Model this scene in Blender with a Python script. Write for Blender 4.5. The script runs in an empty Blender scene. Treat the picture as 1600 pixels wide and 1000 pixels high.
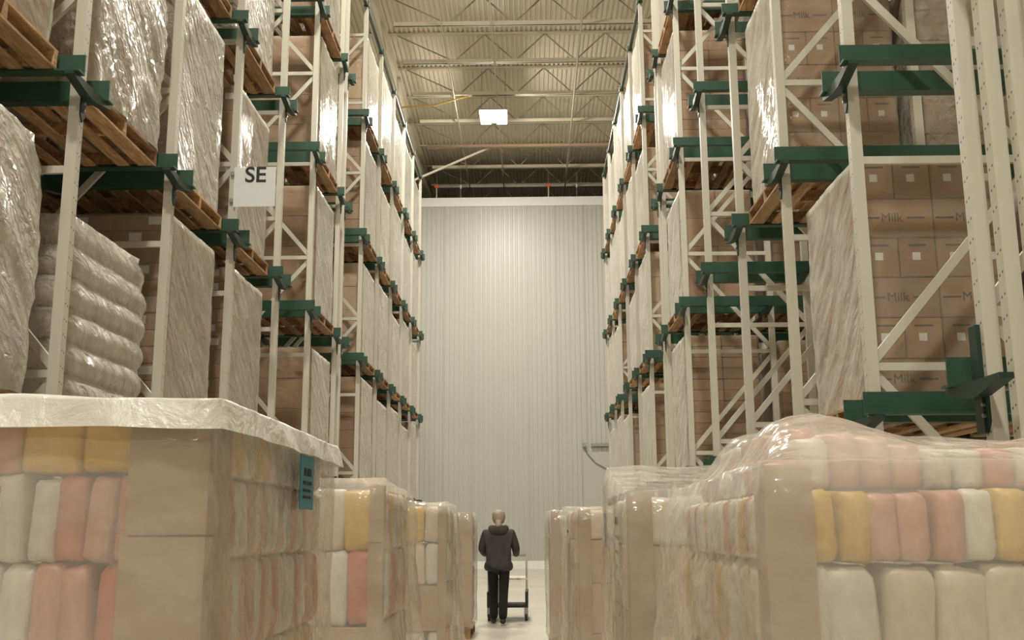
import bpy, bmesh, math, random
from mathutils import Vector, Matrix, noise
random.seed(7)
scene = bpy.context.scene
COL = scene.collection

# ------------------------------------------------------------------ camera
F_PX = 1650.0
CAM_H = 1.38
_Y = Vector((29, -329, -1650)).normalized()
_Z = Vector((-48, 8240, -1650)); _Z = (_Z - _Y * _Z.dot(_Y)).normalized()
_X = _Y.cross(_Z)
cam_d = bpy.data.cameras.new('camera')
cam = bpy.data.objects.new('camera', cam_d); COL.objects.link(cam)
cam_d.sensor_width = 36.0; cam_d.lens = F_PX / 1600 * 36.0
cam_d.clip_start = 0.05; cam_d.clip_end = 200
cam.matrix_world = Matrix.Translation((0, 0, CAM_H)) @ Matrix((_X, _Y, _Z)).to_4x4()
scene.camera = cam

# ------------------------------------------------------------------ world and exposure
world = bpy.data.worlds.new('world'); scene.world = world; world.use_nodes = True
world.node_tree.nodes['Background'].inputs[0].default_value = (0.9, 0.8, 0.65, 1)
world.node_tree.nodes['Background'].inputs[1].default_value = 0.05
vs = scene.view_settings
scene.display_settings.display_device = 'sRGB'
vs.view_transform = 'Standard'; vs.look = 'None'; vs.gamma = 1.0; vs.use_curve_mapping = False
vs.exposure = 0.0
LAMP_POWER = 1000.0
LAMP_SIDE = 520.0
LAMP_COLOR = (1.0, 0.965, 0.86)
LAMP_Z = 14.75
LAMP_X = -1.1
LAMP_YS = (32.9, 21.5, 10.0, -1.5, -13.0)

# ------------------------------------------------------------------ helpers
def link(o, parent=None):
    COL.objects.link(o)
    if parent is not None: o.parent = parent
    return o
def mesh(name, verts, faces, mat=None, smooth=False):
    m = bpy.data.meshes.new(name); m.from_pydata([tuple(v) for v in verts], [], faces)
    if mat is not None:
        for k in (mat if isinstance(mat, (list, tuple)) else [mat]): m.materials.append(k)
    if smooth: m.polygons.foreach_set('use_smooth', [True] * len(m.polygons))
    m.update(); return m
def put(name, me, loc=(0, 0, 0), parent=None, rot=None, scale=None):
    o = bpy.data.objects.new(name, me); o.location = loc
    if rot is not None: o.rotation_euler = rot
    if scale is not None: o.scale = scale
    return link(o, parent)
def thing(name, label, cat, loc=(0, 0, 0), rz=0.0, group=None):
    o = bpy.data.objects.new(name, None); o.empty_display_size = 0.1
    o.location = loc; o.rotation_euler = (0, 0, rz)
    tag(o, label, cat, group); return link(o)
def tag(o, label, cat, group=None):
    o['label'] = label; o['category'] = cat
    if group: o['group'] = group
    return o
def struct(o, label=None, cat=None):
    o['kind'] = 'structure'
    if label: o['label'] = label
    if cat: o['category'] = cat
    return o
class MB:
    def __init__(s): s.v = []; s.f = []
    def add(s, v, f):
        b = len(s.v); s.v += [tuple(p) for p in v]; s.f += [tuple(i + b for i in q) for q in f]; return s
    def box(s, x0, x1, y0, y1, z0, z1):
        v = [(x, y, z) for z in (z0, z1) for y in (y0, y1) for x in (x0, x1)]
        return s.add(v, [(0, 2, 3, 1), (4, 5, 7, 6), (0, 1, 5, 4), (2, 6, 7, 3), (0, 4, 6, 2), (1, 3, 7, 5)])
    def bar(s, a, b, w, h=None, up=(0, 0, 1)):
        a = Vector(a); b = Vector(b); d = (b - a).normalized(); u = Vector(up)
        if abs(d.dot(u)) > 0.98: u = Vector((1, 0, 0))
        r = d.cross(u).normalized() * (w / 2); t = r.cross(d).normalized() * ((h or w) / 2)
        v = [p + i * r + j * t for p in (a, b) for (i, j) in ((-1, -1), (1, -1), (1, 1), (-1, 1))]
        return s.add(v, [(0, 3, 2, 1), (4, 5, 6, 7), (0, 1, 5, 4), (1, 2, 6, 5), (2, 3, 7, 6), (3, 0, 4, 7)])
    def tube(s, pts, r, n=8):
        pts = [Vector(p) for p in pts]; rings = []
        for i, p in enumerate(pts):
            d = (pts[min(i + 1, len(pts) - 1)] - pts[max(i - 1, 0)]).normalized()
            u = Vector((0, 0, 1)) if abs(d.z) < 0.9 else Vector((1, 0, 0))
            a = d.cross(u).normalized(); b = a.cross(d)
            rr = r[i] if isinstance(r, (list, tuple)) else r
            rings.append([p + rr * (math.cos(2 * math.pi * k / n) * a + math.sin(2 * math.pi * k / n) * b) for k in range(n)])
        v = [q for g in rings for q in g]; f = []
        for i in range(len(pts) - 1):
            for k in range(n):
                f.append((i * n + k, i * n + (k + 1) % n, (i + 1) * n + (k + 1) % n, (i + 1) * n + k))
        f.append(tuple(range(n - 1, -1, -1))); f.append(tuple((len(pts) - 1) * n + k for k in range(n)))
        return s.add(v, f)
    def prism(s, prof, a, b, axis):      # closed 2-D profile extruded along an axis
        n = len(prof)
        def P(u, w, t): return {'x': (t, u, w), 'y': (u, t, w), 'z': (u, w, t)}[axis]
        v = [P(u, w, a) for u, w in prof] + [P(u, w, b) for u, w in prof]
        f = [(i, (i + 1) % n, n + (i + 1) % n, n + i) for i in range(n)] + [tuple(range(n - 1, -1, -1)), tuple(range(n, 2 * n))]
        return s.add(v, f)
    def mesh(s, name, mat, smooth=False):
        m = mesh(name, s.v, s.f, mat, smooth)
        bm = bmesh.new(); bm.from_mesh(m); bmesh.ops.recalc_face_normals(bm, faces=bm.faces); bm.to_mesh(m); bm.free()
        return m
    def put(s, name, mat, parent=None, loc=(0, 0, 0), smooth=False): return put(name, s.mesh(name, mat, smooth), loc, parent)
def chamfer_box(name, w, l, h, c, mat):   # centred in x and y, standing on z = 0
    bm = bmesh.new(); bmesh.ops.create_cube(bm, size=1.0)
    for v in bm.verts: v.co = Vector((v.co.x * w, v.co.y * l, (v.co.z + 0.5) * h))
    bmesh.ops.bevel(bm, geom=list(bm.edges), offset=c, segments=1, affect='EDGES')
    m = bpy.data.meshes.new(name); bm.to_mesh(m); bm.free(); m.materials.append(mat); return m
def super_box(name, w, l, h, mat, e=0.45, nu=14, nv=8, smooth=True, lump=0.0, seed=0):
    def sp(c): return math.copysign(abs(c) ** e, c)
    v = []; f = []
    for j in range(nv + 1):
        a = -math.pi / 2 + math.pi * j / nv
        for i in range(nu):
            b = 2 * math.pi * i / nu
            p = Vector((sp(math.cos(a)) * sp(math.cos(b)) * w / 2, sp(math.cos(a)) * sp(math.sin(b)) * l / 2, sp(math.sin(a)) * h / 2 + h / 2))
            if lump: p += lump * noise.noise_vector(p * 7 + Vector((seed * 3.1, 0, 0)))
            v.append(p)
    for j in range(nv):
        for i in range(nu):
            f.append((j * nu + i, j * nu + (i + 1) % nu, (j + 1) * nu + (i + 1) % nu, (j + 1) * nu + i))
    return mesh(name, v, f, mat, smooth)

# ------------------------------------------------------------------ materials
def mat_new(name):
    m = bpy.data.materials.new(name); m.use_nodes = True
    nt = m.node_tree; b = nt.nodes['Principled BSDF']; return m, nt, b
def N(nt, t, **kw):
    n = nt.nodes.new(t)
    for k, v in kw.items():
        if k.startswith('i_'): n.inputs[int(k[2:])].default_value = v
        else: setattr(n, k, v)
    return n
def paint(name, col, rough=0.5, metal=0.0, var=0.08, scale=6.0, bump=0.0, rnd=0.0):
    m, nt, b = mat_new(name); L = nt.links.new
    tc = N(nt, 'ShaderNodeTexCoord'); nz = N(nt, 'ShaderNodeTexNoise'); nz.inputs['Scale'].default_value = scale; nz.inputs['Detail'].default_value = 5
    L(tc.outputs['Object'], nz.inputs['Vector'])
    mp = N(nt, 'ShaderNodeMapRange'); mp.inputs[3].default_value = 1 - var; mp.inputs[4].default_value = 1 + var
    L(nz.outputs[0], mp.inputs[0]); fac = mp.outputs[0]
    if rnd:
        oi = N(nt, 'ShaderNodeObjectInfo'); m2 = N(nt, 'ShaderNodeMapRange'); m2.inputs[3].default_value = 1 - rnd; m2.inputs[4].default_value = 1 + rnd
        L(oi.outputs['Random'], m2.inputs[0]); mu = N(nt, 'ShaderNodeMath', operation='MULTIPLY'); L(fac, mu.inputs[0]); L(m2.outputs[0], mu.inputs[1]); fac = mu.outputs[0]
    mx = N(nt, 'ShaderNodeVectorMath', operation='SCALE'); mx.inputs[0].default_value = col[:3]; L(fac, mx.inputs['Scale'])
    L(mx.outputs[0], b.inputs['Base Color']); b.inputs['Roughness'].default_value = rough; b.inputs['Metallic'].default_value = metal
    if bump:
        bp = N(nt, 'ShaderNodeBump'); bp.inputs['Strength'].default_value = bump; bp.inputs['Distance'].default_value = 0.01
        L(nz.outputs[0], bp.inputs['Height']); L(bp.outputs[0], b.inputs['Normal'])
    return m
CREAM = (0.60, 0.57, 0.475)
M = {}
M['cream'] = paint('cream_paint', CREAM, 0.45, var=0.06)
M['green'] = paint('green_paint', (0.022, 0.070, 0.040), 0.45, var=0.15)
M['dark_green'] = paint('dark_green_paint', (0.012, 0.035, 0.024), 0.45, var=0.15)
M['steel'] = paint('steel', (0.35, 0.34, 0.31), 0.35, 0.8)
M['joist'] = paint('joist_paint', (0.62, 0.56, 0.43), 0.55)
M['web'] = paint('web_rod_paint', (0.34, 0.29, 0.21), 0.55)
M['pipe'] = paint('pipe_paint', (0.55, 0.49, 0.38), 0.5)
M['rust_pipe'] = paint('rust_pipe', (0.42, 0.26, 0.17), 0.55)
M['orange'] = paint('orange_plastic', (0.62, 0.13, 0.05), 0.45)
M['white'] = paint('white_paint', (0.80, 0.80, 0.76), 0.45, var=0.03)
M['panel'] = paint('wall_panel_white', (0.465, 0.46, 0.41), 0.40, var=0.02, scale=0.7)
M['kerb'] = paint('kerb_white', (0.82, 0.82, 0.76), 0.6)
M['black'] = paint('black_print', (0.012, 0.012, 0.014), 0.6)
M['black_rubber'] = paint('black_rubber', (0.02, 0.02, 0.02), 0.7)
M['grey_print'] = paint('grey_print', (0.06, 0.04, 0.025), 0.7)
M['label'] = paint('label_paper', (0.78, 0.76, 0.70), 0.6, var=0.03)
M['blue'] = paint('blue_label', (0.05, 0.23, 0.31), 0.5, var=0.2, scale=20)
M['sign'] = paint('sign_white', (0.78, 0.80, 0.80), 0.4, var=0.02)
M['deck'] = paint('roof_deck', (0.78, 0.71, 0.57), 0.5, var=0.06, scale=1.5)
M['side_wall'] = paint('side_wall', (0.45, 0.42, 0.36), 0.7)

def mk_upright():
    m, nt, b = mat_new('upright_paint'); L = nt.links.new
    tc = N(nt, 'ShaderNodeTexCoord'); sx = N(nt, 'ShaderNodeSeparateXYZ'); L(tc.outputs['Object'], sx.inputs[0])
    def cell(out, p, off):
        a = N(nt, 'ShaderNodeMath', operation='ADD'); a.inputs[1].default_value = off; L(out, a.inputs[0])
        q = N(nt, 'ShaderNodeMath', operation='PINGPONG'); q.inputs[1].default_value = p / 2; L(a.outputs[0], q.inputs[0]); return q.outputs[0]
    # pairs of slot holes punched in the aisle face, one pair every 10 cm
    ay = N(nt, 'ShaderNodeMath', operation='ABSOLUTE'); L(sx.outputs['Y'], ay.inputs[0])
    dy = N(nt, 'ShaderNodeMath', operation='SUBTRACT'); dy.inputs[1].default_value = 0.015; L(ay.outputs[0], dy.inputs[0])
    skew = N(nt, 'ShaderNodeMath', operation='MULTIPLY_ADD'); skew.inputs[1].default_value = 0.35; L(sx.outputs['Y'], skew.inputs[0]); L(sx.outputs['Z'], skew.inputs[2])
    dz = cell(skew.outputs[0], 0.10, 0.0)
    y2 = N(nt, 'ShaderNodeMath', operation='POWER'); y2.inputs[1].default_value = 2; L(dy.outputs[0], y2.inputs[0])
    z2 = N(nt, 'ShaderNodeMath', operation='POWER'); z2.inputs[1].default_value = 2; L(dz, z2.inputs[0])
    sm = N(nt, 'ShaderNodeMath', operation='ADD'); L(y2.outputs[0], sm.inputs[0]); L(z2.outputs[0], sm.inputs[1])
    lt = N(nt, 'ShaderNodeMath', operation='LESS_THAN'); lt.inputs[1].default_value = 0.006 ** 2; L(sm.outputs[0], lt.inputs[0])
    ax = N(nt, 'ShaderNodeMath', operation='ABSOLUTE'); L(sx.outputs['X'], ax.inputs[0])
    lx = N(nt, 'ShaderNodeMath', operation='LESS_THAN'); lx.inputs[1].default_value = 0.002; L(ax.outputs[0], lx.inputs[0])
    hole = N(nt, 'ShaderNodeMath', operation='MULTIPLY'); L(lt.outputs[0], hole.inputs[0]); L(lx.outputs[0], hole.inputs[1])
    nz = N(nt, 'ShaderNodeTexNoise'); nz.inputs['Scale'].default_value = 4; L(tc.outputs['Object'], nz.inputs['Vector'])
    rp = N(nt, 'ShaderNodeMix', data_type='RGBA'); rp.inputs[6].default_value = (*[c * 0.94 for c in CREAM], 1); rp.inputs[7].default_value = (*[c * 1.05 for c in CREAM], 1); L(nz.outputs[0], rp.inputs[0])
    mx = N(nt, 'ShaderNodeMix', data_type='RGBA'); mx.inputs[7].default_value = (0.05, 0.04, 0.03, 1); L(hole.outputs[0], mx.inputs[0]); L(rp.outputs[2], mx.inputs[6])
    L(mx.outputs[2], b.inputs['Base Color']); b.inputs['Roughness'].default_value = 0.45
    return m
M['upright'] = mk_upright()

def mk_wood():
    m, nt, b = mat_new('pallet_wood'); L = nt.links.new
    tc = N(nt, 'ShaderNodeTexCoord'); oi = N(nt, 'ShaderNodeObjectInfo')
    mp = N(nt, 'ShaderNodeMapping'); mp.inputs['Scale'].default_value = (14, 2.2, 14)
    ad = N(nt, 'ShaderNodeVectorMath', operation='ADD'); L(tc.outputs['Object'], ad.inputs[0]); L(oi.outputs['Random'], ad.inputs[1]); L(ad.outputs[0], mp.inputs[0])
    nz = N(nt, 'ShaderNodeTexNoise'); nz.inputs['Scale'].default_value = 2.2; nz.inputs['Detail'].default_value = 8; nz.inputs['Distortion'].default_value = 0.6; L(mp.outputs[0], nz.inputs['Vector'])
    cr = N(nt, 'ShaderNodeValToRGB'); cr.color_ramp.elements[0].position = 0.3; cr.color_ramp.elements[0].color = (0.28, 0.145, 0.065, 1)
    cr.color_ramp.elements[1].position = 0.7; cr.color_ramp.elements[1].color = (0.56, 0.36, 0.185, 1); L(nz.outputs[0], cr.inputs[0])
    hs = N(nt, 'ShaderNodeHueSaturation'); mr = N(nt, 'ShaderNodeMapRange'); mr.inputs[3].default_value = 0.65; mr.inputs[4].default_value = 1.25
    L(oi.outputs['Random'], mr.inputs[0]); L(mr.outputs[0], hs.inputs['Value']); L(cr.outputs[0], hs.inputs['Color'])
    L(hs.outputs[0], b.inputs['Base Color']); b.inputs['Roughness'].default_value = 0.75
    bp = N(nt, 'ShaderNodeBump'); bp.inputs['Strength'].default_value = 0.25; L(nz.outputs[0], bp.inputs['Height']); L(bp.outputs[0], b.inputs['Normal'])
    return m
M['wood'] = mk_wood()

def mk_card(name, dark, light):
    m, nt, b = mat_new(name); L = nt.links.new
    tc = N(nt, 'ShaderNodeTexCoord'); oi = N(nt, 'ShaderNodeObjectInfo')
    mp = N(nt, 'ShaderNodeMapping'); mp.inputs['Scale'].default_value = (3, 3, 22); L(tc.outputs['Object'], mp.inputs[0])
    ad = N(nt, 'ShaderNodeVectorMath', operation='ADD'); L(mp.outputs[0], ad.inputs[0]); L(oi.outputs['Random'], ad.inputs[1])
    nz = N(nt, 'ShaderNodeTexNoise'); nz.inputs['Scale'].default_value = 1.6; nz.inputs['Detail'].default_value = 4; L(ad.outputs[0], nz.inputs['Vector'])
    mx = N(nt, 'ShaderNodeMix', data_type='RGBA'); mx.inputs[6].default_value = (*dark, 1); mx.inputs[7].default_value = (*light, 1)
    a = N(nt, 'ShaderNodeMath', operation='MULTIPLY_ADD'); a.inputs[1].default_value = 0.55; L(nz.outputs[0], a.inputs[0])
    r = N(nt, 'ShaderNodeMath', operation='MULTIPLY'); r.inputs[1].default_value = 0.5; L(oi.outputs['Random'], r.inputs[0]); L(r.outputs[0], a.inputs[2])
    L(a.outputs[0], mx.inputs[0]); L(mx.outputs[2], b.inputs['Base Color']); b.inputs['Roughness'].default_value = 0.75
    return m
M['card'] = mk_card('cardboard', (0.25, 0.130, 0.058), (0.42, 0.250, 0.125))
M['card_light'] = mk_card('cardboard_pale', (0.38, 0.25, 0.145), (0.52, 0.37, 0.235))
M['card_board'] = mk_card('corner_board_card', (0.31, 0.20, 0.11), (0.39, 0.265, 0.155))

def mk_tint(name, rough=0.4, var=(0.8, 1.15)):
    m, nt, b = mat_new(name); L = nt.links.new      # each piece carries its own colour
    oi = N(nt, 'ShaderNodeObjectInfo'); tc = N(nt, 'ShaderNodeTexCoord'); nz = N(nt, 'ShaderNodeTexNoise'); nz.inputs['Scale'].default_value = 5; L(tc.outputs['Object'], nz.inputs['Vector'])
    mp = N(nt, 'ShaderNodeMapRange'); mp.inputs[3].default_value = var[0]; mp.inputs[4].default_value = var[1]; L(nz.outputs[0], mp.inputs[0])
    vm = N(nt, 'ShaderNodeVectorMath', operation='SCALE'); L(oi.outputs['Color'], vm.inputs[0]); L(mp.outputs[0], vm.inputs['Scale'])
    L(vm.outputs[0], b.inputs['Base Color']); b.inputs['Roughness'].default_value = rough; return m
CR_ = (0.66, 0.58, 0.44); WH = (0.70, 0.66, 0.58); RD = (0.55, 0.16, 0.10); YL = (0.68, 0.42, 0.06); GY = (0.30, 0.29, 0.30); PK = (0.60, 0.30, 0.22)
M['pouch'] = mk_tint('printed_pouch'); M['sack'] = mk_tint('sack_paper', 0.6)
PALETTE = {'pouch_mix': [CR_, WH, PK, YL, CR_, GY, WH, CR_], 'pouch_red': [RD, WH, PK, WH, RD, CR_, PK, WH], 'pouch_yellow': [YL, WH, YL, YL, CR_, RD, WH, YL, PK], 'pouch_pale': [CR_, WH, CR_, YL, CR_, WH, PK, CR_],
           'sack': [(0.56, 0.47, 0.36), (0.62, 0.54, 0.43), (0.48, 0.39, 0.29), (0.58, 0.50, 0.39)]}
def tint(o, kind):
    o.color = (*random.choice(PALETTE[kind]), 1); return o

def mk_film(name, a, rough=0.11, col=(0.80, 0.76, 0.675), wrinkle=0.9, scale=(9, 9, 5), patch=0.22, slant=0.1, detail=5, distort=0.4, grow=1.35, bump=0.05):
    # thin clouded plastic: what it covers grows with the slant of the sight line through it (Beer's law), and 'grow' paints in extra whitening for grazing glare
    m, nt, b = mat_new(name); L = nt.links.new
    tc = N(nt, 'ShaderNodeTexCoord'); oi = N(nt, 'ShaderNodeObjectInfo')
    mp = N(nt, 'ShaderNodeMapping'); mp.vector_type = 'TEXTURE'; mp.inputs['Scale'].default_value = [1.0 / q for q in scale]; mp.inputs['Rotation'].default_value = (-0.75, 0.35, 0.0); L(tc.outputs['Object'], mp.inputs[0])
    ofs = N(nt, 'ShaderNodeVectorMath', operation='ADD'); ran = N(nt, 'ShaderNodeMath', operation='MULTIPLY'); ran.inputs[1].default_value = 40
    L(oi.outputs['Random'], ran.inputs[0]); L(mp.outputs[0], ofs.inputs[0]); L(ran.outputs[0], ofs.inputs[1])
    nz = N(nt, 'ShaderNodeTexNoise'); nz.inputs['Scale'].default_value = 1.3; nz.inputs['Detail'].default_value = detail; nz.inputs['Roughness'].default_value = 0.55; nz.inputs['Distortion'].default_value = distort
    L(ofs.outputs[0], nz.inputs['Vector'])
    bp = N(nt, 'ShaderNodeBump'); bp.inputs['Strength'].default_value = wrinkle; bp.inputs['Distance'].default_value = bump; L(nz.outputs[0], bp.inputs['Height'])
    b.inputs['Base Color'].default_value = (*col, 1); b.inputs['Roughness'].default_value = rough; b.inputs['Specular IOR Level'].default_value = 0.8
    L(bp.outputs[0], b.inputs['Normal'])
    ge = N(nt, 'ShaderNodeNewGeometry'); dt = N(nt, 'ShaderNodeVectorMath', operation='DOT_PRODUCT'); L(ge.outputs['Normal'], dt.inputs[0]); L(ge.outputs['Incoming'], dt.inputs[1])
    ab = N(nt, 'ShaderNodeMath', operation='ABSOLUTE'); L(dt.outputs['Value'], ab.inputs[0])
    mxm = N(nt, 'ShaderNodeMath', operation='MAXIMUM'); mxm.inputs[1].default_value = slant; L(ab.outputs[0], mxm.inputs[0])
    inv = N(nt, 'ShaderNodeMath', operation='DIVIDE'); inv.inputs[0].default_value = 1.0; L(mxm.outputs[0], inv.inputs[1])
    th = N(nt, 'ShaderNodeMapRange'); th.inputs[1].default_value = 0.3; th.inputs[2].default_value = 0.7; th.inputs[3].default_value = 1 - patch; th.inputs[4].default_value = 1 + patch; L(nz.outputs[0], th.inputs[0])
    ex = N(nt, 'ShaderNodeMath', operation='MULTIPLY'); pe = N(nt, 'ShaderNodeMath', operation='POWER'); pe.inputs[1].default_value = grow; L(inv.outputs[0], pe.inputs[0]); L(pe.outputs[0], ex.inputs[0]); L(th.outputs[0], ex.inputs[1])
    pw = N(nt, 'ShaderNodeMath', operation='POWER'); pw.inputs[0].default_value = 1 - a; L(ex.outputs[0], pw.inputs[1])
    fac = N(nt, 'ShaderNodeMath', operation='SUBTRACT'); fac.inputs[0].default_value = 1.0; L(pw.outputs[0], fac.inputs[1])
    tr = N(nt, 'ShaderNodeBsdfTransparent'); ms = N(nt, 'ShaderNodeMixShader'); L(fac.outputs[0], ms.inputs[0]); L(tr.outputs[0], ms.inputs[1]); L(b.outputs[0], ms.inputs[2])
    L(ms.outputs[0], nt.nodes['Material Output'].inputs['Surface']); return m
M['film'] = mk_film('stretch_film', 0.14, wrinkle=0.7, scale=(6, 2.2, 11), bump=0.06, detail=4, distort=0.2)
M['film_glare'] = mk_film('stretch_film_glare', 0.115, wrinkle=0.7, grow=1.55, scale=(6, 2.2, 10), bump=0.06, detail=3, distort=0.2)  # steepest slant whitening: grazing glare on the aisle faces put into the cover
M['film_milk'] = mk_film('stretch_film_hazy', 0.165, wrinkle=0.6, scale=(5, 2.2, 7), bump=0.06, detail=3, distort=0.2, patch=0.35)
M['film_cloudy'] = mk_film('stretch_film_cloudy', 0.30, wrinkle=1.0, bump=0.12, scale=(6, 2.6, 8))
M['film_floor'] = mk_film('stretch_film_thick', 0.29, rough=0.13, col=(0.78, 0.72, 0.62), wrinkle=0.7, scale=(3.2, 3.2, 4.5), patch=0.3, slant=0.5, grow=1.0, detail=3, distort=0.0)
M['film_cap'] = mk_film('cap_sheet', 0.75, rough=0.28, col=(0.83, 0.80, 0.73), wrinkle=0.5, scale=(6, 6, 6), patch=0.25)

def mk_floor():
    m, nt, b = mat_new('sealed_concrete'); L = nt.links.new
    tc = N(nt, 'ShaderNodeTexCoord'); nz = N(nt, 'ShaderNodeTexNoise'); nz.inputs['Scale'].default_value = 0.6; nz.inputs['Detail'].default_value = 8; L(tc.outputs['Object'], nz.inputs['Vector'])
    cr = N(nt, 'ShaderNodeValToRGB'); cr.color_ramp.elements[0].color = (0.52, 0.48, 0.40, 1); cr.color_ramp.elements[1].color = (0.66, 0.62, 0.53, 1); cr.color_ramp.elements[0].position = 0.3; cr.color_ramp.elements[1].position = 0.7
    L(nz.outputs[0], cr.inputs[0]); L(cr.outputs[0], b.inputs['Base Color']); b.inputs['Roughness'].default_value = 0.3; return m
M['floor'] = mk_floor()
def mk_emit(name, col, s):
    m, nt, b = mat_new(name); b.inputs['Emission Color'].default_value = (*col, 1); b.inputs['Emission Strength'].default_value = s; return m
M['lamp'] = mk_emit('lamp_panel', (1.0, 0.95, 0.85), 12.0)

# ------------------------------------------------------------------ lamps
def lamp(y, label):
    t = thing('high_bay_lamp', label, 'lamp', (LAMP_X, y, LAMP_Z), 0, 'high bay lamps over the aisle')
    mb = MB(); mb.box(-0.46, 0.46, -0.6, 0.6, 0.05, 0.11); mb.box(-0.12, 0.12, -0.1, 0.1, 0.11, 0.2); mb.put('housing', M['steel'], t)
    for sx in (-1, 1):
        put('led_panel', chamfer_box('led_panel', 0.33, 1.1, 0.05, 0.008, M['lamp']), (sx * 0.265, 0, 0.0), t)
        MB().bar((sx * 0.4, 0, 0.11), (sx * 0.4, 0, 1.66), 0.02).put('hanger', M['steel'], t)
    for sx in (-1, 1):
        ld = bpy.data.lights.new('lamp_light', 'AREA'); ld.energy = LAMP_POWER / 2; ld.color = LAMP_COLOR; ld.shape = 'RECTANGLE'; ld.size = 0.33; ld.size_y = 1.1
        lo = bpy.data.objects.new('lamp_light', ld); lo.location = (sx * 0.265, 0, -0.01); link(lo, t)
    for sx in (-1, 1):
        ld = bpy.data.lights.new('lamp_spill', 'POINT'); ld.energy = LAMP_SIDE / 2; ld.color = LAMP_COLOR; ld.shadow_soft_size = 0.12
        lo = bpy.data.objects.new('lamp_spill', ld); lo.location = (sx * 0.28, 0, -0.16); link(lo, t)
for i, y in enumerate(LAMP_YS):
    lamp(y, 'bright twin-panel high bay lamp hanging below the roof joists over the aisle' if i == 0 else
         'twin-panel high bay lamp above the aisle, out of view, %s from the white wall' % ('second', 'third', 'fourth', 'fifth')[i - 1])

# ------------------------------------------------------------------ the shell
X0, X1, Y0, Y1 = -13.0, 13.0, -22.0, 56.0
WALL_Y, WALL_TOP, DECK_Z = 40.0, 14.3, 16.4
struct(MB().box(X0, X1, Y0, Y1, -0.2, 0.0).put('floor', M['floor']), 'pale sealed concrete warehouse floor of the aisle', 'floor')
struct(MB().box(X0 - 0.2, X0, Y0, Y1, 0, 17).put('wall_left', M['side_wall']), 'side wall beyond the left racks', 'wall')
struct(MB().box(X1, X1 + 0.2, Y0, Y1, 0, 17).put('wall_right', M['side_wall']), 'side wall beyond the right racks', 'wall')
struct(MB().box(X0, X1, Y0 - 0.2, Y0, 0, 17).put('wall_front', M['side_wall']), 'wall behind the viewer', 'wall')
struct(MB().box(X0, X1, Y1, Y1 + 0.2, 0, 17).put('wall_far', M['side_wall']), 'dark far wall beyond the white partition', 'wall')
# corrugated steel roof deck, flutes run along the aisle
mb = MB(); prof = []; x = X0
while x < X1:
    prof += [(x, 0.0), (x + 0.075, 0.0), (x + 0.09, 0.045), (x + 0.135, 0.045)]; x += 0.15
v = [(px, Y0, DECK_Z + pz) for px, pz in prof] + [(px, Y1, DECK_Z + pz) for px, pz in prof]; n = len(prof)
mb.add(v, [(i, i + 1, n + i + 1, n + i) for i in range(n - 1)]); mb.box(X0, X1, Y0, Y1, DECK_Z + 0.05, DECK_Z + 0.2)
struct(mb.put('ceiling', M['deck']), 'cream corrugated steel roof deck', 'ceiling')

# white partition: ribbed metal panels over a plain core
wb = struct(MB().box(-9.9, 9.9, WALL_Y + 0.035, WALL_Y + 0.25, 0, WALL_TOP - 0.02).put('wall_back', M['panel']), 'tall white ribbed metal partition closing the aisle', 'wall')
PW = 1.1
prof = [(0, 0.0)]
for k in range(6):
    a = k * PW / 6
    prof += [(a + 0.045, 0.0), (a + 0.065, -0.013), (a + 0.115, -0.013), (a + 0.135, 0.0)]
prof += [(PW - 0.012, 0.0), (PW - 0.012, 0.03), (0, 0.03)]
pm = MB(); pm.prism(prof, 0.3, WALL_TOP - 0.36, 'z'); panel_me = pm.mesh('wall_panel', M['panel'])
for k in range(18): put('wall_panel', panel_me, (-9.9 + k * PW + 0.006, WALL_Y, 0), wb)
MB().box(-9.95, 9.95, WALL_Y - 0.05, WALL_Y + 0.28, WALL_TOP - 0.36, WALL_TOP).put('cap_flashing', M['white'], wb)
struct(MB().box(-9.95, 9.95, WALL_Y - 0.14, WALL_Y + 0.03, 0, 0.29).put('baseboard_back', M['kerb']), 'white kerb along the foot of the ribbed partition', 'kerb')
# freezer door at the right end of the partition
d = thing('door_1', 'wide flush door with dark header rail in the white partition', 'door', (3.3, WALL_Y - 0.03, 0)); d['kind'] = 'structure'
MB().box(-1.3, 1.3, -0.05, 0, 0, 4.25).put('door_leaf', M['panel'], d)
MB().box(-1.0, 1.3, -0.10, -0.0, 4.47, 4.58).put('header_rail', M['steel'], d)
MB().box(-1.32, -1.2, -0.1, 0, 4.45, 4.60).put('junction_box', M['steel'], d)
MB().tube([(-1.26, -0.06, 4.47), (-1.15, -0.07, 4.2), (-0.85, -0.07, 3.85), (-0.4, -0.07, 3.6), (0.2, -0.07, 3.5)], 0.025, 6).put('hanging_cable', M['steel'], d)
# sprinkler heads with orange guards on top of the partition
for i, (x, lab) in enumerate(((-3.61, 'orange capped post on the partition top, nearest the left rack'), (0.83, 'orange capped post on the partition top, right of the lamp'))):
    t = thing('roof_post', lab, 'post', (x, WALL_Y + 0.1, WALL_TOP), 0, 'posts on the partition')
    MB().tube([(0, 0, 0), (0, 0, 0.5)], 0.025).put('post', M['joist'], t)
    put('orange_cap', chamfer_box('orange_cap', 0.2, 0.16, 0.13, 0.02, M['orange']), (0, 0, 0.45), t)
    MB().tube([(0, 0, 0.58), (0, 0, DECK_Z - WALL_TOP)], 0.008, 5).put('rod', M['steel'], t)
for i, x in enumerate((-2.65, 1.95)):
    t = thing('hanger_rod', ('thin hanger rod with white fitting left of centre above the partition', 'thin hanger rod with white fitting near the right rack above the partition')[i], 'rod', (x, WALL_Y + 0.1, WALL_TOP), 0, 'hanger rods')
    MB().tube([(0, 0, 0), (0, 0, DECK_Z - WALL_TOP)], 0.012, 5).put('rod', M['steel'], t); MB().tube([(0, 0, 0.42), (0, 0, 0.56)], 0.035, 6).put('fitting', M['white'], t)

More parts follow.
